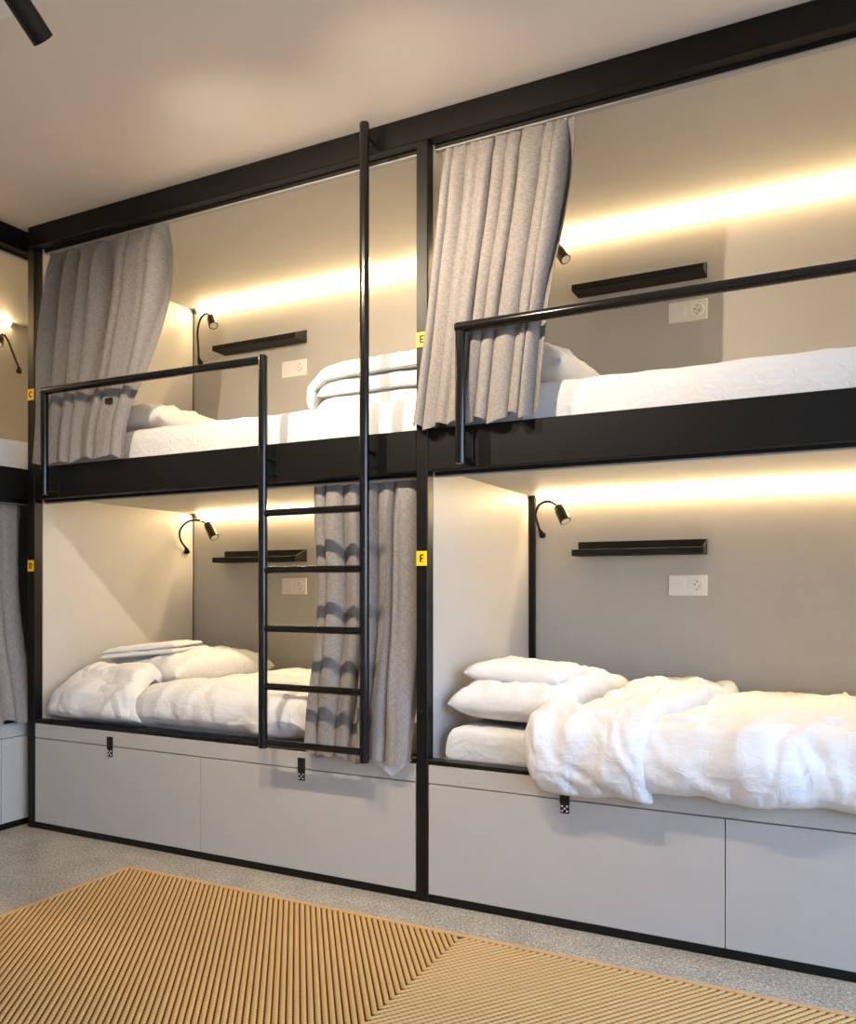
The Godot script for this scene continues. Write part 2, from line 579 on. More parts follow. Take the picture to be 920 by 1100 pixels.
func socket(label: String, at: Vector3, turn := 0.0) -> void:
	# at: centre of the plate on the back panel
	var s := thing("wall_socket", label, "socket", at, turn, "double switch and socket plates in the bunks")
	part("plate", boxed(Vector3(-0.079, -0.0435, 0), Vector3(0.079, 0.0435, 0.008), 0.003), M.plastic, s)
	part("switch_frame", boxed(Vector3(-0.062, -0.028, 0.008), Vector3(-0.008, 0.028, 0.011), 0.001), M.plastic, s)
	part("switch_rocker", boxed(Vector3(-0.034, -0.025, 0.011), Vector3(-0.012, 0.025, 0.014), 0.001), M.plastic, s)
	var st := mb()
	sweep(st, [Vector3(0.038, 0, 0.0078), Vector3(0.038, 0, 0.0095)], [0.0235, 0.0235], 24)
	var w := part("socket_face", st, M.plastic, s)
	st = mb()
	var ring: Array = []
	var rad: Array = []
	for i in 33:
		ring.append(Vector3(0.038 + 0.025 * cos(TAU * i / 32.0), 0.025 * sin(TAU * i / 32.0), 0.009))
		rad.append(0.0028)
	sweep(st, ring, rad, 8, false)
	part("socket_rim", st, M.plastic, w)
	part("pin_hole", tube(Vector3(0.029, 0.004, 0.0094), Vector3(0.029, 0.004, 0.0102), 0.0028, 10), M.ink, w)
	part("pin_hole", tube(Vector3(0.047, -0.004, 0.0094), Vector3(0.047, -0.004, 0.0102), 0.0028, 10), M.ink, w)
	part("earth_clip", boxed(Vector3(0.035, 0.013, 0.0094), Vector3(0.041, 0.020, 0.011), 0.0005), M.alu, w)
	part("earth_clip", boxed(Vector3(0.035, -0.020, 0.0094), Vector3(0.041, -0.013, 0.011), 0.0005), M.alu, w)

func lamp(label: String, pts: Array, head_end: Vector3, base_dir: Vector3) -> void:
	# pts: gooseneck from the wall foot to the head; base_dir: away from the wall
	var o: Vector3 = pts[0]
	var s := thing("reading_lamp", label, "lamp", o, 0.0, "gooseneck reading lamps in the bunks")
	var loc: Array = []
	for p: Vector3 in pts:
		loc.append(p - o)
	var st := mb()
	var tip: Vector3 = (loc[1] as Vector3).normalized() * 0.035
	sweep(st, [Vector3.ZERO, base_dir * 0.012, base_dir * 0.013 + tip * 0.3, base_dir * 0.013 + tip], [0.015, 0.015, 0.012, 0.007], 16)
	part("wall_foot", st, M.gloss_black, s)
	st = mb()
	var path := curve([base_dir * 0.013 + tip * 0.9] + loc.slice(1), 8)
	var rr: Array = []
	for i in path.size():
		rr.append(0.0058)
	sweep(st, path, rr, 10)
	part("gooseneck", st, M.gloss_black, s)
	st = mb()
	var a: Vector3 = loc[loc.size() - 1]
	var b := head_end - o
	var d := (b - a).normalized()
	sweep(st, [a - d * 0.006, a, a + d * 0.004, a + d * 0.018, a + d * 0.022, b - d * 0.004, b], [0.012, 0.018, 0.022, 0.0235, 0.0255, 0.0265, 0.0255], 20)
	var h := part("lamp_head", st, M.brass, s)
	part("lens", tube(b + d * 0.0002, b + d * 0.001, 0.020, 16), M.plastic, h)

func led(label: String, at: Vector3, length: float, turn := 0.0, scale_e := 1.0) -> void:
	# at: left end of the corner between back panel and ceiling; an angled profile with a diffuser
	var s := thing("led_strip", label, "led light", at, turn, "warm led strips at the back of the bunks")
	var k := 0.022
	var st := mb()
	var sec := [Vector3(0, -0.001, 0.0001), Vector3(0, -k, 0.0001), Vector3(0, -k, 0.0003), Vector3(0, -0.0015, k), Vector3(0, -0.001, k)]
	var nrm := [Vector3(0, 0, -1), Vector3(0, -1, 0), Vector3(0, -0.7, 0.7), Vector3(0, 0, 1), Vector3(0, 1, 0)]
	var X := Vector3(length, 0, 0)
	for i: int in [0, 1, 3, 4]:
		var p: Vector3 = sec[i]
		var q: Vector3 = sec[(i + 1) % 5]
		quad(st, p, q, q + X, p + X, nrm[i])
	for e in 2:
		var o := X * e
		for t in 3:
			tri(st, sec[0] + o, sec[t + 1] + o, sec[t + 2] + o, Vector3.LEFT if e == 0 else Vector3.RIGHT)
	part("housing", st, M.alu, s)
	st = mb()
	quad(st, sec[2], sec[3], sec[3] + X, sec[2] + X, Vector3(0, -0.707, 0.707))
	part("led_diffuser", st, M.led, s)
	var l := AreaLight3D.new()
	l.name = "led_light"
	l.area_size = Vector2(length - 0.004, k * 1.412)
	l.light_color = WARM
	l.light_energy = LED_ENERGY * scale_e
	l.area_range = 8.0
	l.area_attenuation = 2.0
	l.shadow_enabled = true
	s.add_child(l)
	l.position = Vector3(length / 2, -k / 2 - 0.0006, k / 2 + 0.0006)
	l.rotation_degrees = Vector3(-45, 180, 0)

func sign_plate(letter: String, label: String, at: Vector3) -> void:
	var s := thing("letter_sign", label, "sign", at, 0.0, "yellow letter signs on the posts")
	part("plate", boxed(Vector3(-0.0205, -0.026, 0.0005), Vector3(0.0205, 0.026, 0.0025), 0.0005), M.yellow, s)
	var t := TextMesh.new()
	t.text = letter
	var f := SystemFont.new()
	f.font_names = PackedStringArray(["Droid Sans"])
	f.font_weight = 700
	t.font = f
	t.font_size = 40
	t.pixel_size = 0.00095
	t.depth = 0.001
	var o := MeshInstance3D.new()
	o.mesh = t
	o.name = "letter"
	o.material_override = M.ink
	s.add_child(o, true)
	o.position = Vector3(0, 0, 0.003)

func curtain_rail(label: String, at: Vector3, length: float, turn := 0.0) -> void:
	var s := thing("curtain_rail", label, "curtain rail", at, turn, "curtain tracks inside the bunk openings")
	part("rail", boxed(Vector3(0, -0.026, -0.012), Vector3(length, 0, 0.012), 0.001), M.matt_black, s)
	part("track", boxed(Vector3(0, -0.032, -0.012), Vector3(length, -0.0262, 0.011), 0.001), M.alu, s)

func build_fittings() -> void:
	for i in 2:
		var where: String = ["bunk behind the ladder", "bunk right of the middle post"][i]
		for lv in 2:
			var ud: String = ["lower ", "upper "][lv]
			var dy := 1.164 * lv
			shelf("black metal ledge shelf on the back of the %s%s" % [ud, where], Vector3(i * W + 0.278, 1.250 + dy, BACK + 0.0005))
			socket("white switch and socket plate in the %s%s" % [ud, where], Vector3(i * W + 0.757, 1.120 + dy, BACK + 0.0005))
			led("glowing warm led strip at the ceiling of the %s%s" % [ud, where], Vector3(i * W + P + 0.034, (CEIL_LOW if lv == 0 else CEIL_UP) - 0.0005, BACK + 0.0005), W - P - 0.046)
			curtain_rail("curtain track across the opening of the %s%s" % [ud, where], Vector3(i * W + P + 0.001, (CEIL_LOW if lv == 0 else CEIL_UP) - 0.0005, -0.066), W - P - 0.002)
	# reading lamps
	lamp("black gooseneck lamp on the side panel of the lower bunk behind the ladder",
		[Vector3(0.0465, 1.318, -0.985), Vector3(0.075, 1.378, -0.915), Vector3(0.085, 1.432, -0.900), Vector3(0.125, 1.478, -0.915), Vector3(0.180, 1.487, -0.94), Vector3(0.232, 1.468, -0.955)], Vector3(0.292, 1.388, -0.945), Vector3.RIGHT)
	lamp("black gooseneck lamp beside the black corner strip of the lower right bunk",
		[Vector3(2.150, 1.352, -1.0465), Vector3(2.146, 1.400, -0.985), Vector3(2.142, 1.444, -0.967), Vector3(2.162, 1.485, -0.967), Vector3(2.206, 1.498, -0.967), Vector3(2.250, 1.474, -0.967)], Vector3(2.290, 1.404, -0.945), Vector3.BACK)
	lamp("black gooseneck lamp left of the shelf in the upper bunk behind the ladder",
		[Vector3(0.105, 2.395, -1.0465), Vector3(0.140, 2.460, -0.985), Vector3(0.152, 2.551, -0.967), Vector3(0.175, 2.616, -0.967), Vector3(0.216, 2.636, -0.967), Vector3(0.246, 2.615, -0.967)], Vector3(0.286, 2.553, -0.945), Vector3.BACK)
	lamp("gooseneck lamp half hidden by the pale curtain in the upper right bunk",
		[Vector3(2.140, 2.395, -1.0465), Vector3(2.146, 2.450, -0.985), Vector3(2.142, 2.540, -0.967), Vector3(2.160, 2.600, -0.967), Vector3(2.200, 2.640, -0.967), Vector3(2.246, 2.626, -0.967)], Vector3(2.290, 2.560, -0.945), Vector3.BACK)
	# left wall bunk
	var wx := -0.045 + BACK
	led("glowing warm led strip in the upper bunk at the left edge", Vector3(wx + 0.0005, CEIL_UP - 0.0005, 0.90), 1.62, PI / 2)
	curtain_rail("curtain track of the upper bunk at the left edge", Vector3(-0.045 - 0.066, CEIL_UP - 0.0005, 0.943), W - P - 0.002, PI / 2)
	curtain_rail("curtain track of the lower bunk at the left edge", Vector3(-0.045 - 0.066, CEIL_LOW - 0.0005, 0.943), W - P - 0.002, PI / 2)
	lamp("black gooseneck lamp in the upper bunk at the left edge",
		[Vector3(wx + 0.0005, 2.425, -0.775), Vector3(-1.02, 2.496, -0.690), Vector3(-1.0, 2.567, -0.635), Vector3(-1.0, 2.591, -0.604), Vector3(-1.0, 2.575, -0.585)], Vector3(-0.98, 2.52, -0.56), Vector3.RIGHT)
	# letters on the posts
	sign_plate("E", "yellow sign with the letter E behind the pale curtain edge", Vector3(W + P / 2, 1.985, 0))
	sign_plate("F", "yellow sign with the letter F on the middle post", Vector3(W + P / 2, 1.212, 0))
	sign_plate("C", "yellow sign with the letter C on the corner post", Vector3(P / 2 + 0.001, 2.005, 0))
	sign_plate("D", "yellow sign with the letter D on the corner post", Vector3(P / 2 + 0.001, 1.212, 0))

# ------------------------------------------------------------------ ladder and rails
func bracket(parent: Node, x: float, y: float, h: float, zt: float) -> void:
	# standoff from the beam face to a tube at depth zt
	part("bracket", boxed(Vector3(x - 0.014, y - h / 2, 0.0), Vector3(x + 0.014, y + h / 2, 0.005), 0.001), M.black, parent)
	part("standoff", tube(Vector3(x, y, 0.004), Vector3(x, y, zt), 0.009, 12), M.black, parent)

func build_ladder_and_rails() -> void:
	var z := 0.072
	var r := 0.0175
	var s := thing("bunk_ladder", "black tubular ladder joined to the guard rail of the upper left bunk", "ladder", Vector3(1.42, 0, z))
	var xl := 0.0
	var xr := 0.45
	var yg := 1.975
	part("ladder_pole", tube(Vector3(xl, 0.500, 0), Vector3(xl, yg + r, 0), r), M.gloss_black, s)
	part("ladder_pole", tube(Vector3(xr, 0.485, 0), Vector3(xr, 2.762, 0), r), M.gloss_black, s)
	for y: float in [1.392, 1.176, 0.954, 0.735, 0.522]:
		part("rung", tube(Vector3(xl + r - 0.003, y, 0), Vector3(xr - r + 0.003, y, 0), 0.0135), M.gloss_black, s)
	var gx := 0.205 - 1.42
	part("guard_rail", tube(Vector3(gx - 0.012, yg + 0.012, 0), Vector3(-r + 0.004, yg, 0), r * 0.95), M.gloss_black, s)
	part("guard_post", tube(Vector3(gx, DECK_LOW + 0.005, 0), Vector3(gx, yg + 0.012, 0), r * 0.95), M.gloss_black, s)
	for b: Array in [[gx, 1.55, 0.05], [xl + 0.0, 1.60, 0.11], [xr, 1.60, 0.11], [xr, 2.715, 0.05]]:
		part("bracket", boxed(Vector3(b[0] - 0.016, b[1] - b[2] / 2, -z), Vector3(b[0] + 0.016, b[1] + b[2] / 2, -z + 0.006), 0.001), M.black, s)
		part("standoff", tube(Vector3(b[0], b[1], -z + 0.004), Vector3(b[0], b[1], -r + 0.004), 0.010, 12), M.black, s)
	var g := thing("guard_rail", "black tubular guard rail in front of the upper right bunk", "guard rail", Vector3(2.246, 0, z))
	var len_ := 1.70
	yg = 1.982
	part("rail_tube", tube(Vector3(-r * 0.9, yg, 0), Vector3(len_ + r, yg, 0), r), M.gloss_black, g)
	for x: float in [0.0, len_]:
		part("rail_post", tube(Vector3(x, DECK_LOW + 0.005, 0), Vector3(x, yg - r + 0.004, 0), r), M.gloss_black, g)
		part("bracket", boxed(Vector3(x - 0.016, 1.535, -z), Vector3(x + 0.016, 1.645, -z + 0.006), 0.001), M.black, g)
		part("standoff", tube(Vector3(x, 1.545, -z + 0.004), Vector3(x, 1.545, -r + 0.004), 0.010, 12), M.black, g)

# ------------------------------------------------------------------ curtains
func pick(a: Array, v: float) -> float:
	# smooth curve through [v, value] pairs
	var n := a.size()
	for i in n - 1:
		if v <= a[i + 1][0] or i == n - 2:
			var p0: Array = a[maxi(i - 1, 0)]
			var p1: Array = a[i]
			var p2: Array = a[i + 1]
			var p3: Array = a[mini(i + 2, n - 1)]
			var h: float = p2[0] - p1[0]
			var m1: float = (p2[1] - p0[1]) / (p2[0] - p0[0]) * h
			var m2: float = (p3[1] - p1[1]) / (p3[0] - p1[0]) * h
			var t := clampf((v - p1[0]) / h, 0, 1)
			var t2 := t * t
			var t3 := t2 * t
			return (2 * t3 - 3 * t2 + 1) * p1[1] + (t3 - 2 * t2 + t) * m1 + (3 * t2 - 2 * t3) * p2[1] + (t3 - t2) * m2
	return a[n - 1][1]

func curtain_mesh(c: Dictionary) -> SurfaceTool:
	# c: left, right (x by v), y0, y1, depth (z by v), amp (by v), folds, seed
	var st := mb()
	var nn := noise(c.seed, 1.0, 2)
	var rows := 70
	var cols: int = c.folds * 30
	var g: Array = []
	for i in rows + 1:
		var v := float(i) / rows
		var row: Array = []
		var xl := pick(c.left, v)
		var xr := pick(c.right, v)
		var zc := pick(c.depth, v)
		var am := pick(c.amp, v)
		for j in cols + 1:
			var u := float(j) / cols
			var uu := u + 0.085 * nn.get_noise_2d(u * 3.2, 7.0) + 0.012 * nn.get_noise_2d(u * 4.0, v * 0.8) * smoothstep(0.0, 0.3, v)
			var ph: float = uu * c.folds * PI + c.get("phase", 0.0)
			var a2: float = am * (0.8 + 0.6 * nn.get_noise_2d(u * 5.0 + 30.0, v * 0.5))
			# broad rounded ridges between narrow valleys
			var z := zc + a2 * (2.3 * pow(absf(sin(ph)), 1.25) - 1.5 + 0.20 * sin(3.0 * ph + 1.3 + 0.6 * v))
			# gathers at the heading tape
			var hd := exp(-v / 0.03)
			z += hd * 0.004 * sin(ph * 5.0) - hd * a2 * 0.5 * (2.0 * absf(sin(ph)) - 1.3)
			z += 0.004 * nn.get_noise_2d(u * 6.0 + 60.0, v * 2.0) * smoothstep(0.0, 0.2, v)
			var x := lerpf(xl, xr, u) - minf(am * 0.45, (xr - xl) / c.folds * 0.24) * sin(2.0 * ph) * smoothstep(0.0, 0.08, u) * smoothstep(1.0, 0.92, u)
			var y: float = lerpf(c.y0 + c.get("dy0", 0.0) * u, c.y1 + c.get("dy1", 0.0) * u, v) + (0.012 * sin(ph + 0.8) + 0.01 * nn.get_noise_2d(u * 3.0, 90.0)) * smoothstep(0.75, 1.0, v)
			row.append(Vector3(x, y, z))
		g.append(row)
	sheet(st, g, 0.0022)
	return st

func curtain(label: String, c: Dictionary, at := Vector3.ZERO, turn := 0.0) -> Node3D:
	var s := thing("curtain", label, "curtain", at, turn, "grey linen bunk curtains")
	part("drape", curtain_mesh(c), M.linen, s)
	# gliders that carry the heading
	var n: int = c.folds
	for i in n:
		var x: float = lerpf(pick(c.left, 0.0), pick(c.right, 0.0), (i + 0.5) / n)
		part("glider", boxed(Vector3(x - 0.004, c.y0 - 0.004, -0.070), Vector3(x + 0.003, c.y0 + 0.003, -0.062), 0.001), M.alu, s)
	return s

func build_curtains() -> void:
	var yu := CEIL_UP - 0.035
	var yl := CEIL_LOW - 0.036
	var a := curtain("grey linen curtain of the upper bunk beside the corner post", {
		"left": [[0.0, 0.075], [0.6, 0.078], [0.8, 0.090], [1.0, 0.085]],
		"right": [[0.0, 0.800], [0.3, 0.792], [0.6, 0.735], [0.85, 0.652], [1.0, 0.638]],
		"depth": [[0.0, -0.066], [0.2, -0.056], [0.75, 0.020], [1.0, 0.034]],
		"amp": [[0.0, 0.014], [0.12, 0.048], [0.42, 0.046], [0.74, 0.018], [1.0, 0.019]],
		"y0": yu, "y1": 1.668, "dy1": 0.01, "folds": 7, "seed": 101, "phase": 0.6})
	part("tie_band", boxed(Vector3(0.54, 1.905, 0.032), Vector3(0.585, 1.928, 0.035), 0.001), M.matt_black, a, "dark tie band")
	curtain("pale grey linen curtain of the upper bunk covering the sign E", {
		"left": [[0.0, 2.106], [0.42, 2.100], [0.68, 2.077], [1.0, 2.034]],
		"right": [[0.0, 2.600], [0.35, 2.570], [0.7, 2.528], [1.0, 2.500]],
		"depth": [[0.0, -0.066], [0.15, -0.052], [0.55, 0.022], [1.0, 0.034]],
		"amp": [[0.0, 0.014], [0.12, 0.044], [0.32, 0.040], [0.62, 0.017], [1.0, 0.018]],
		"y0": yu, "y1": 1.672, "dy1": 0.0, "folds": 8, "seed": 202, "phase": 0.2})
	curtain("dark grey linen curtain of the lower bunk behind the ladder rungs", {
		"left": [[0.0, 1.560], [0.5, 1.580], [0.85, 1.575], [1.0, 1.585]],
		"right": [[0.0, 2.030], [0.8, 2.028], [1.0, 2.032]],
		"depth": [[0.0, -0.066], [0.5, -0.064], [0.92, 0.014], [1.0, 0.032]],
		"amp": [[0.0, 0.014], [0.15, 0.038], [0.7, 0.038], [0.92, 0.016], [1.0, 0.015]],
		"y0": yl, "y1": 0.488, "dy1": -0.004, "folds": 6, "seed": 303, "phase": 1.0})
	curtain("dark grey linen curtain of the lower bunk at the left edge", {
		"left": [[0.0, 0.40], [1.0, 0.45]],
		"right": [[0.0, 1.045], [0.7, 1.055], [1.0, 1.065]],
		"depth": [[0.0, -0.066], [0.5, -0.060], [0.93, 0.020], [1.0, 0.032]],
		"amp": [[0.0, 0.016], [0.2, 0.026], [0.8, 0.026], [0.94, 0.014], [1.0, 0.014]],
		"y0": yl, "y1": 0.492, "folds": 8, "seed": 404, "phase": 0.0}, Vector3(-0.045, 0, 0.99), PI / 2)

# ------------------------------------------------------------------ bedding
func slab(path: Array, w0: Callable, w1: Callable, place: Callable, thick: float, seed_: int, nu: int, nv: int, wr := 0.012, hang_from := 2.0) -> SurfaceTool:
	# a soft quilt: path in a plane (its left side is up), spread between w0(v) and w1(v), placed by place(point, w)
	var c := Curve2D.new()
	for p: Vector2 in path:
		c.add_point(p)
	var L := c.get_baked_length()
	var n1 := noise(seed_, 1.0, 3, true)
	var n2 := noise(seed_ + 1, 1.0, 3)
	var n3 := noise(seed_ + 2, 1.0, 2)
	var top: Array = []
	var low: Array = []
	for i in nv + 1:
		var v := float(i) / nv
		var rt: Array = []
		var rl: Array = []
		for j in nu + 1:
			var u := float(j) / nu
			var wa: float = w0.call(v)
			var wb: float = w1.call(v)
			var w := lerpf(wa, wb, u)
			var dv := 0.012 * n3.get_noise_2d(w * 4.0, 33.0)
			var s := clampf((v + dv * sin(PI * v) + (dv * 1.5 if v > 0.97 else 0.0)) * L, 0, L)
			var p := c.sample_baked(s)
			var q := c.sample_baked(minf(s + 0.03, L)) - c.sample_baked(maxf(s - 0.03, 0))
			q = q.normalized()
			var nrm := Vector2(-q.y, q.x)
			var eu := 1.0 - pow(absf(2 * u - 1), 10.0)
			var ev := 1.0 - pow(absf(2 * v - 1), 14.0)
			var e := sqrt(maxf(eu, 0)) * sqrt(maxf(ev, 0))
			var warp := 0.5 * n2.get_noise_2d(w * 1.5, s * 1.5)
			var crease := n1.get_noise_2d(w * 1.5 + warp, s * 1.3 - warp)
			var soft := n2.get_noise_2d(w * 3.0 + 20.0, s * 3.0)
			var fine := n3.get_noise_2d(w * 9.0 + warp * 3.0, s * 9.0)
			var hang := smoothstep(hang_from - 0.15, hang_from + 0.1, s)
			var fold := n3.get_noise_2d(w * 6.0 + s * 2.0, s * 2.5 + 50.0)
			var line := pow(1.0 - absf(n2.get_noise_2d(w * 1.7 + 8.0 + warp, s * 2.2 - w * 0.8)), 9.0) + 0.7 * pow(1.0 - absf(n2.get_noise_2d(w * 2.6 - s * 1.5, s * 1.8 + w * 1.2 + 40.0)), 9.0)
			var h := e * (thick + wr * (crease * 0.8 + soft * 0.6 + fine * 0.22 - line * 0.55) + hang * wr * 0.45 * fold)
			var side := 0.012 * n2.get_noise_2d(s * 5.0, 70.0 + u) * pow(absf(2 * u - 1), 4.0)
			rt.append(place.call(p + nrm * maxf(h, 0.0), w + side))
			rl.append(place.call(p - nrm * 0.002 * e, w + side))
		top.append(rt)
		low.append(rl)
	var st := mb()
	shell(st, top, low)
	return st

func cushion(size: Vector3, power: float, seed_: int, wr: float, n := 44, pinch := 0.05) -> SurfaceTool:
	# a stuffed rectangle, size.y thick, lying flat with its underside nearly level
	var n1 := noise(seed_, 1.0, 3, true)
	var n2 := noise(seed_ + 1, 1.0, 3)
	var top: Array = []
	var low: Array = []
	for i in n + 1:
		var rt: Array = []
		var rl: Array = []
		for j in n + 1:
			var a := -cos(PI * j / n)
			var b := -cos(PI * i / n)
			var e := pow(maxf(1 - pow(absf(a), power), 0), 0.42) * pow(maxf(1 - pow(absf(b), power), 0), 0.42)
			var x := a * size.x / 2 * (1 - pinch * (1 - b * b))
			var z := b * size.z / 2 * (1 - pinch * (1 - a * a))
			var w := wr * (n1.get_noise_2d(x * 5.0, z * 5.0) * 0.8 + n2.get_noise_2d(x * 9.0, z * 9.0))
			var sag := 0.25 * wr * n2.get_noise_2d(x * 3.0 + 50.0, z * 3.0)
			rt.append(Vector3(x + sag, size.y * 0.42 + e * (size.y * 0.58 + w), z + sag))
			rl.append(Vector3(x + sag, size.y * 0.42 - e * size.y * 0.42, z + sag))
		top.append(rt)
		low.append(rl)
	var st := mb()
	shell(st, top, low)
	return st

func towel(label: String, at: Vector3, turn: float, size: Vector3, layers: int, seed_: int, tilt := Vector3.ZERO) -> void:
	var s := thing("folded_towel", label, "towel", at, turn)
	s.rotation += tilt
	var h := size.y / layers
	for k in layers:
		var o := part("fold", cushion(Vector3(size.x * (1.0 - 0.03 * k), h * 1.15, size.z * (1.0 - 0.05 * k)), 7.0, seed_ + k * 7, 0.008, 44, 0.02), M.cotton, s)
		o.position = Vector3(0.008 * k, h * k, -0.006 * k)

func mattress_mesh(lx: float, ly: float, lz: float, seed_: int) -> SurfaceTool:
	# mattress under a fitted sheet: rounded box with slight unevenness
	var n1 := noise(seed_, 1.0, 3)
	var top: Array = []
	var low: Array = []
	var nx := 90
	var nz := 50
	for i in nz + 1:
		var rt: Array = []
		var rl: Array = []
		for j in nx + 1:
			var a := 2.0 * j / nx - 1.0
			var b := 2.0 * i / nz - 1.0
			a = signf(a) * (1 - pow(1 - absf(a), 2.2))
			b = signf(b) * (1 - pow(1 - absf(b), 2.0))
			var e := pow(maxf(1 - pow(absf(a), 60.0), 0), 0.28) * pow(maxf(1 - pow(absf(b), 36.0), 0), 0.28)
			var x := a * lx / 2
			var z := b * lz / 2
			var w := 0.008 * n1.get_noise_2d(x * 3.0, z * 4.0) + 0.004 * n1.get_noise_2d(x * 9.0, z * 9.0 + 20.0)
			var bulge := 0.0
			rt.append(Vector3(x + bulge, ly * 0.25 + e * (ly * 0.75 + w), z + 0.004 * n1.get_noise_2d(x * 6.0, 44.0)))
			rl.append(Vector3(x, ly * 0.25 * (1 - e), z + 0.004 * n1.get_noise_2d(x * 6.0, 44.0)))
		top.append(rt)
		low.append(rl)
	var st := mb()
	shell(st, top, low)
	return st

func build_bedding() -> void:
	var on_bed := func(p: Vector2, w: float) -> Vector3: return Vector3(w, p.y, p.x)
	# --- upper beds: made mattresses, just their front and top edge in view
	var mx := W / 2 + P / 2
	for i in 2:
		solo("mattress", mattress_mesh(1.93, 0.225, 0.945, 61 + i * 5), M.cotton,
			["white mattress with sheet on the upper bunk behind the ladder", "white mattress with sheet on the upper bunk right of the sign E"][i], "mattress", Vector3(i * W + mx + 0.008, 1.5865, -0.538))
		solo("mattress", mattress_mesh(1.93, 0.125, [0.90, 0.95][i], 81 + i * 5), M.cotton,
			["white mattress under the duvet of the lower bunk behind the ladder", "white mattress end left bare on the lower right bunk"][i], "mattress", Vector3(i * W + mx + 0.008, BASE + 0.0015, [-0.565, -0.538][i]))
	var wm := solo("mattress", mattress_mesh(1.93, 0.225, 0.945, 99), M.cotton, "white mattress on the upper bunk at the left edge", "mattress", Vector3(-0.583, 1.5865, 0.99 - mx))
	wm.rotation.y = PI / 2
	wm = solo("mattress", mattress_mesh(1.93, 0.125, 0.90, 104), M.cotton, "white mattress behind the dark curtain of the lower bunk at the left edge", "mattress", Vector3(-0.61, BASE + 0.0015, 0.99 - mx))
	wm.rotation.y = PI / 2
	# --- pillows
	var pl := [
		["white pillow half behind the curtain on the upper bunk by the corner", Vector3(0.36, 1.822, -0.50), Vector3(0.50, 0.15, 0.70), 0.10],
		["white pillow behind the pale curtain on the upper right bunk", Vector3(2.33, 1.822, -0.50), Vector3(0.42, 0.17, 0.66), -0.05],
		["white pillow under the folded towels on the lower bunk behind the ladder", Vector3(0.39, 0.628, -0.655), Vector3(0.54, 0.170, 0.66), -0.10],
		["white pillow under the folded towel on the lower right bunk", Vector3(2.375, 0.620, -0.45), Vector3(0.46, 0.165, 0.74), -0.08]]
	for k in pl.size():
		var o := solo("pillow", cushion(pl[k][2], 4.2, 500 + k * 11, 0.018, 64, 0.035), M.cotton, pl[k][0], "pillow", pl[k][1])
		o.rotation.y = pl[k][3]
		o.set_meta("group", "white pillows on the bunks")
	# --- towels
	towel("folded white towels in a flat stack on the pillow behind the ladder", Vector3(0.30, 0.776, -0.48), 0.25, Vector3(0.40, 0.050, 0.30), 2, 620, Vector3(0, 0, 0.10))
	towel("folded white towel lying on the pillow of the lower right bunk", Vector3(2.335, 0.760, -0.33), -0.05, Vector3(0.36, 0.062, 0.34), 1, 640, Vector3(0, 0, -0.04))
	# --- lower left duvet: spread over the mattress and tucked at the rail
	var s := thing("duvet", "rumpled white duvet on the lower bunk behind the ladder", "duvet", Vector3.ZERO)
	part("quilt", slab([Vector2(-0.98, 0.624), Vector2(-0.5, 0.624), Vector2(-0.15, 0.622), Vector2(-0.098, 0.600), Vector2(-0.086, 0.545), Vector2(-0.078, 0.508)],
		func(v: float) -> float: return lerpf(0.735, 0.60, smoothstep(0.62, 0.75, v)), func(v: float) -> float: return lerpf(1.98, 1.555, smoothstep(0.45, 0.8, v)), on_bed, 0.078, 710, 150, 110, 0.015, 0.80), M.cotton, s)
	part("turned_flap", slab([Vector2(-0.285, 0.66), Vector2(-0.25, 0.690), Vector2(-0.21, 0.675), Vector2(-0.16, 0.640), Vector2(-0.095, 0.590), Vector2(-0.075, 0.545), Vector2(-0.066, 0.510)],
		func(v: float) -> float: return lerpf(0.14, 0.062, v), func(v: float) -> float: return lerpf(0.55, 0.69, smoothstep(0.2, 1.0, v)), on_bed, 0.070, 730, 90, 80, 0.015, 0.20), M.cotton, s)
	# sheet corner that slips out under the curtain
	var st := mb()
	var a := Vector3(1.835, 0.497, 0.0015)
	var b := Vector3(2.025, 0.497, 0.0015)
	var tip := Vector3(1.945, 0.428, 0.003)
	var g: Array = []
	for i in 9:
		var row: Array = []
		for j in 9:
			var q := a.lerp(b, j / 8.0).lerp(tip, i / 8.0)
			row.append(q + Vector3(0, 0, 0.001 * sin(j * 1.1)))
		g.append(row)
	sheet(st, g, 0.002)
	part("sheet_corner", st, M.cotton, s, "white sheet corner hanging below the curtain")
	# --- lower right duvet: thrown back, spilling over the front edge
	s = thing("duvet", "puffy white duvet spilling over the edge of the lower right bunk", "duvet", Vector3.ZERO)
	part("quilt", slab([Vector2(-1.0, 0.630), Vector2(-0.55, 0.630), Vector2(-0.10, 0.629), Vector2(-0.03, 0.612), Vector2(0.012, 0.565), Vector2(0.020, 0.500), Vector2(0.016, 0.475)],
		func(v: float) -> float: return lerpf(2.75, 2.70, v), func(_v: float) -> float: return 4.06, on_bed, 0.070, 810, 150, 120, 0.024, 0.92), M.cotton, s)
	part("turned_flap", slab([Vector2(-0.99, 0.650), Vector2(-0.6, 0.672), Vector2(-0.25, 0.655), Vector2(-0.08, 0.640), Vector2(-0.005, 0.600), Vector2(0.016, 0.535), Vector2(0.015, 0.445)],
		func(v: float) -> float: return lerpf(2.645, 2.415, smoothstep(0.62, 0.84, v)) + 0.10 * pow(v, 8.0), func(v: float) -> float: return lerpf(3.02, 2.875, smoothstep(0.1, 0.9, v)), on_bed, 0.085, 830, 120, 120, 0.026, 0.92), M.cotton, s)
	# --- rolled-up duvet on the upper left bunk
	s = thing("folded_duvet", "thick folded white duvet at the foot of the upper bunk behind the ladder", "duvet", Vector3.ZERO)
	var upright := func(p: Vector2, w: float) -> Vector3: return Vector3(p.x, p.y, w)
	var za := func(_v: float) -> float: return -0.92
	var zb := func(_v: float) -> float: return -0.22
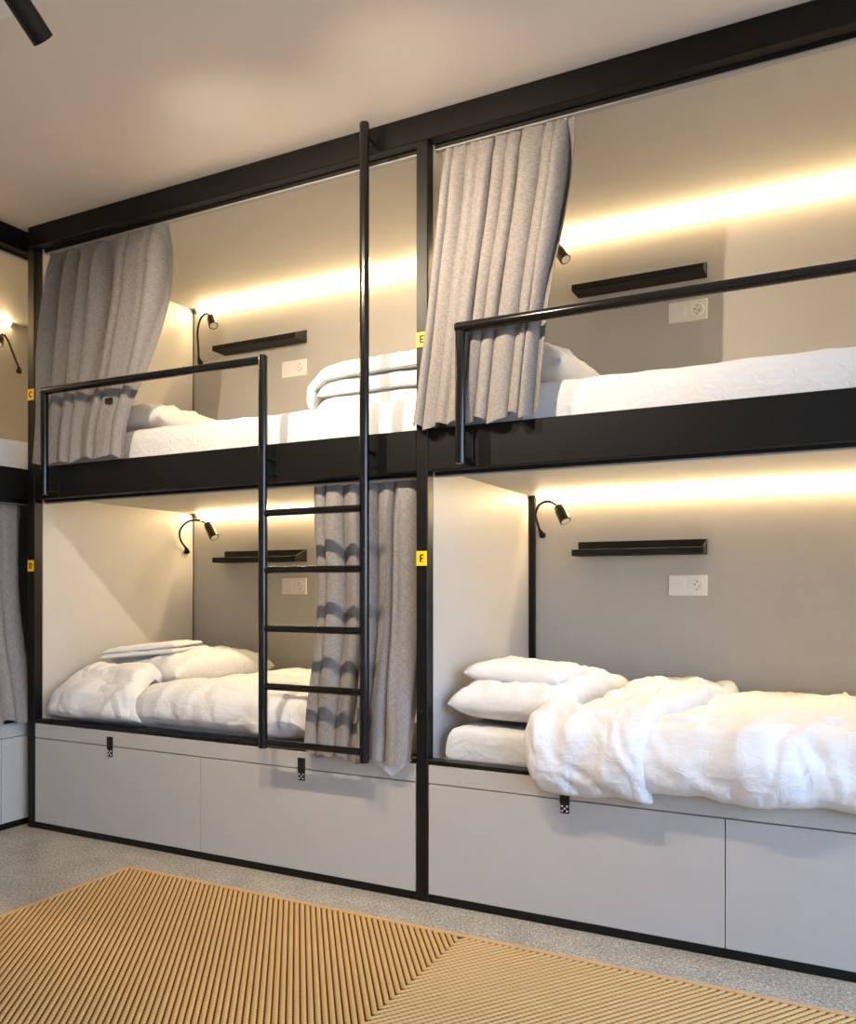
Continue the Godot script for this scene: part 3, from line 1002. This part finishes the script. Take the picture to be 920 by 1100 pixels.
	part("quilt_layer", slab([Vector2(1.455, 1.822), Vector2(1.70, 1.822), Vector2(2.02, 1.822)], za, zb, upright, 0.082, 910, 60, 60, 0.014), M.cotton, s)
	part("quilt_layer", slab([Vector2(1.465, 1.892), Vector2(1.75, 1.895), Vector2(2.02, 1.895)], za, zb, upright, 0.084, 920, 60, 60, 0.014), M.cotton, s)
	part("quilt_wrap", slab([Vector2(1.447, 1.838), Vector2(1.440, 1.860), Vector2(1.448, 1.915), Vector2(1.50, 1.955), Vector2(1.60, 1.965), Vector2(1.75, 1.968), Vector2(2.02, 1.968)], za, zb, upright, 0.078, 930, 60, 110, 0.016), M.cotton, s)

# ------------------------------------------------------------------ rug
func build_rug() -> void:
	var x0 := 0.865
	var x1 := 3.775
	var z0 := 0.207
	var z1 := 2.35
	var seam := 2.32
	var s := thing("sisal_rug", "large golden brown ribbed sisal rug with chevron weave on the floor", "rug", Vector3.ZERO)
	part("backing", boxed(Vector3(x0, 0.0005, z0), Vector3(x1, 0.005, z1), 0.001), M.sisal_base, s)
	var hw := 0.020
	for h: Array in [[x0, z0, x1, z0 + hw], [x0, z1 - hw, x1, z1], [x0, z0 + hw, x0 + hw, z1 - hw], [x1 - hw, z0 + hw, x1, z1 - hw]]:
		part("hem", boxed(Vector3(h[0], 0.0051, h[1]), Vector3(h[2], 0.010, h[3]), 0.002), M.sisal_hem, s)
	var pitch := 0.0225
	var k := 0.72
	for side in 2:
		var st := mb()
		var a := x0 + hw if side == 0 else seam
		var b := seam if side == 0 else x1 - hw
		var zs := z0 + hw
		var ze := z1 - hw
		var slope := k if side == 0 else -k
		# rib n: x = c + slope * (z - zs)
		var c0 := a - maxf(slope, 0) * (ze - zs)
		var c1 := b - minf(slope, 0) * (ze - zs)
		var n := 0
		while c0 + n * pitch < c1:
			var c := c0 + n * pitch
			n += 1
			var za := zs
			var zb := ze
			# keep x within a..b
			var ta := (a - 0.004 - c) / slope + zs
			var tb := (b + 0.004 - c) / slope + zs
			za = maxf(za, minf(ta, tb))
			zb = minf(zb, maxf(ta, tb))
			if zb - za < 0.01:
				continue
			rib(st, Vector3(c + slope * (za - zs), 0.0045, za), Vector3(c + slope * (zb - zs), 0.0045, zb), pitch * cos(atan(k)) * 0.41, 0.0050)
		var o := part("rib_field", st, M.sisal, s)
		o.set_meta("kind", "stuff")

func rib(st: SurfaceTool, a: Vector3, b: Vector3, hw: float, h: float) -> void:
	var d := (b - a).normalized()
	var sd := Vector3(d.z, 0, -d.x)
	var L := (b - a).length()
	var pr: Array = []
	var nr: Array = []
	for i in 6:
		var t := PI * i / 5.0
		pr.append(sd * cos(t) * hw + Vector3.UP * sin(t) * h)
		nr.append((sd * cos(t) * h + Vector3.UP * sin(t) * hw).normalized())
	for i in 5:
		var vs := [a + pr[i], b + pr[i], b + pr[i + 1], a + pr[i + 1]]
		var ns := [nr[i], nr[i], nr[i + 1], nr[i + 1]]
		var uv := [Vector2(0, i / 5.0), Vector2(L / 0.03, i / 5.0), Vector2(L / 0.03, (i + 1) / 5.0), Vector2(0, (i + 1) / 5.0)]
		for t: Array in [[0, 1, 2], [0, 2, 3]]:
			var o := t
			if (vs[t[1]] - vs[t[0]]).cross(vs[t[2]] - vs[t[0]]).dot(ns[t[0]] + ns[t[1]] + ns[t[2]]) > 0.0:
				o = [t[0], t[2], t[1]]
			for q: int in o:
				st.set_normal(ns[q])
				st.set_uv(uv[q])
				st.add_vertex(vs[q])

# ------------------------------------------------------------------ ceiling spots
func build_spots() -> void:
	var tr := thing("lighting_track", "white lighting track on the ceiling at the top left", "light track", Vector3(0.1, TOP, 1.13))
	part("track_body", boxed(Vector3(0, -0.022, -0.12), Vector3(4.9, -0.0005, 0.12), 0.002), M.soffit, tr)
	var aim := Vector3(0.0, -0.60, -0.80)
	var heads := [
		[Vector3(1.469, 2.586, 1.08), aim, "black cylinder spotlight hanging at the top left of the ceiling"],
		[Vector3(2.16, 2.586, 1.08), aim, "black cylinder spotlight on the track in front of the middle post"]]
	for h: Array in heads:
		var d: Vector3 = h[1].normalized()
		var o: Vector3 = h[0] - d * 0.15
		var s := thing("spotlight", h[2], "spotlight", o, 0.0, "black spotlights on the ceiling track")
		var b: Vector3 = h[0] - o
		var st := mb()
		sweep(st, [Vector3.ZERO, d * 0.002, b - d * 0.018], [0.028, 0.030, 0.030], 28)
		sweep(st, [b - d * 0.018, b - d * 0.001, b], [0.030, 0.030, 0.0295], 28, false)
		sweep(st, [b - d * 0.018, b], [0.027, 0.0285], 28, false)
		var hd := part("lamp_head", st, M.matt_black, s)
		part("lens", tube(b - d * 0.0178, b - d * 0.0165, 0.0265, 24), M.lens, hd)
		part("stem", tube(Vector3(d.x * 0.05, TOP - 0.022 - o.y, d.z * 0.05), d * 0.05, 0.007, 10), M.matt_black, s)
		var l := SpotLight3D.new()
		l.name = "spot_light"
		l.light_color = SPOT_WARM
		l.light_energy = SPOT_ENERGY
		l.light_size = 0.010
		l.spot_angle = 60.0
		l.spot_angle_attenuation = 0.8
		l.spot_range = 12.0
		l.spot_attenuation = 2.0
		l.shadow_enabled = true
		s.add_child(l)
		l.position = b - d * 0.003
		l.look_at_from_position(s.to_global(l.position), s.to_global(l.position) + d, Vector3.RIGHT)
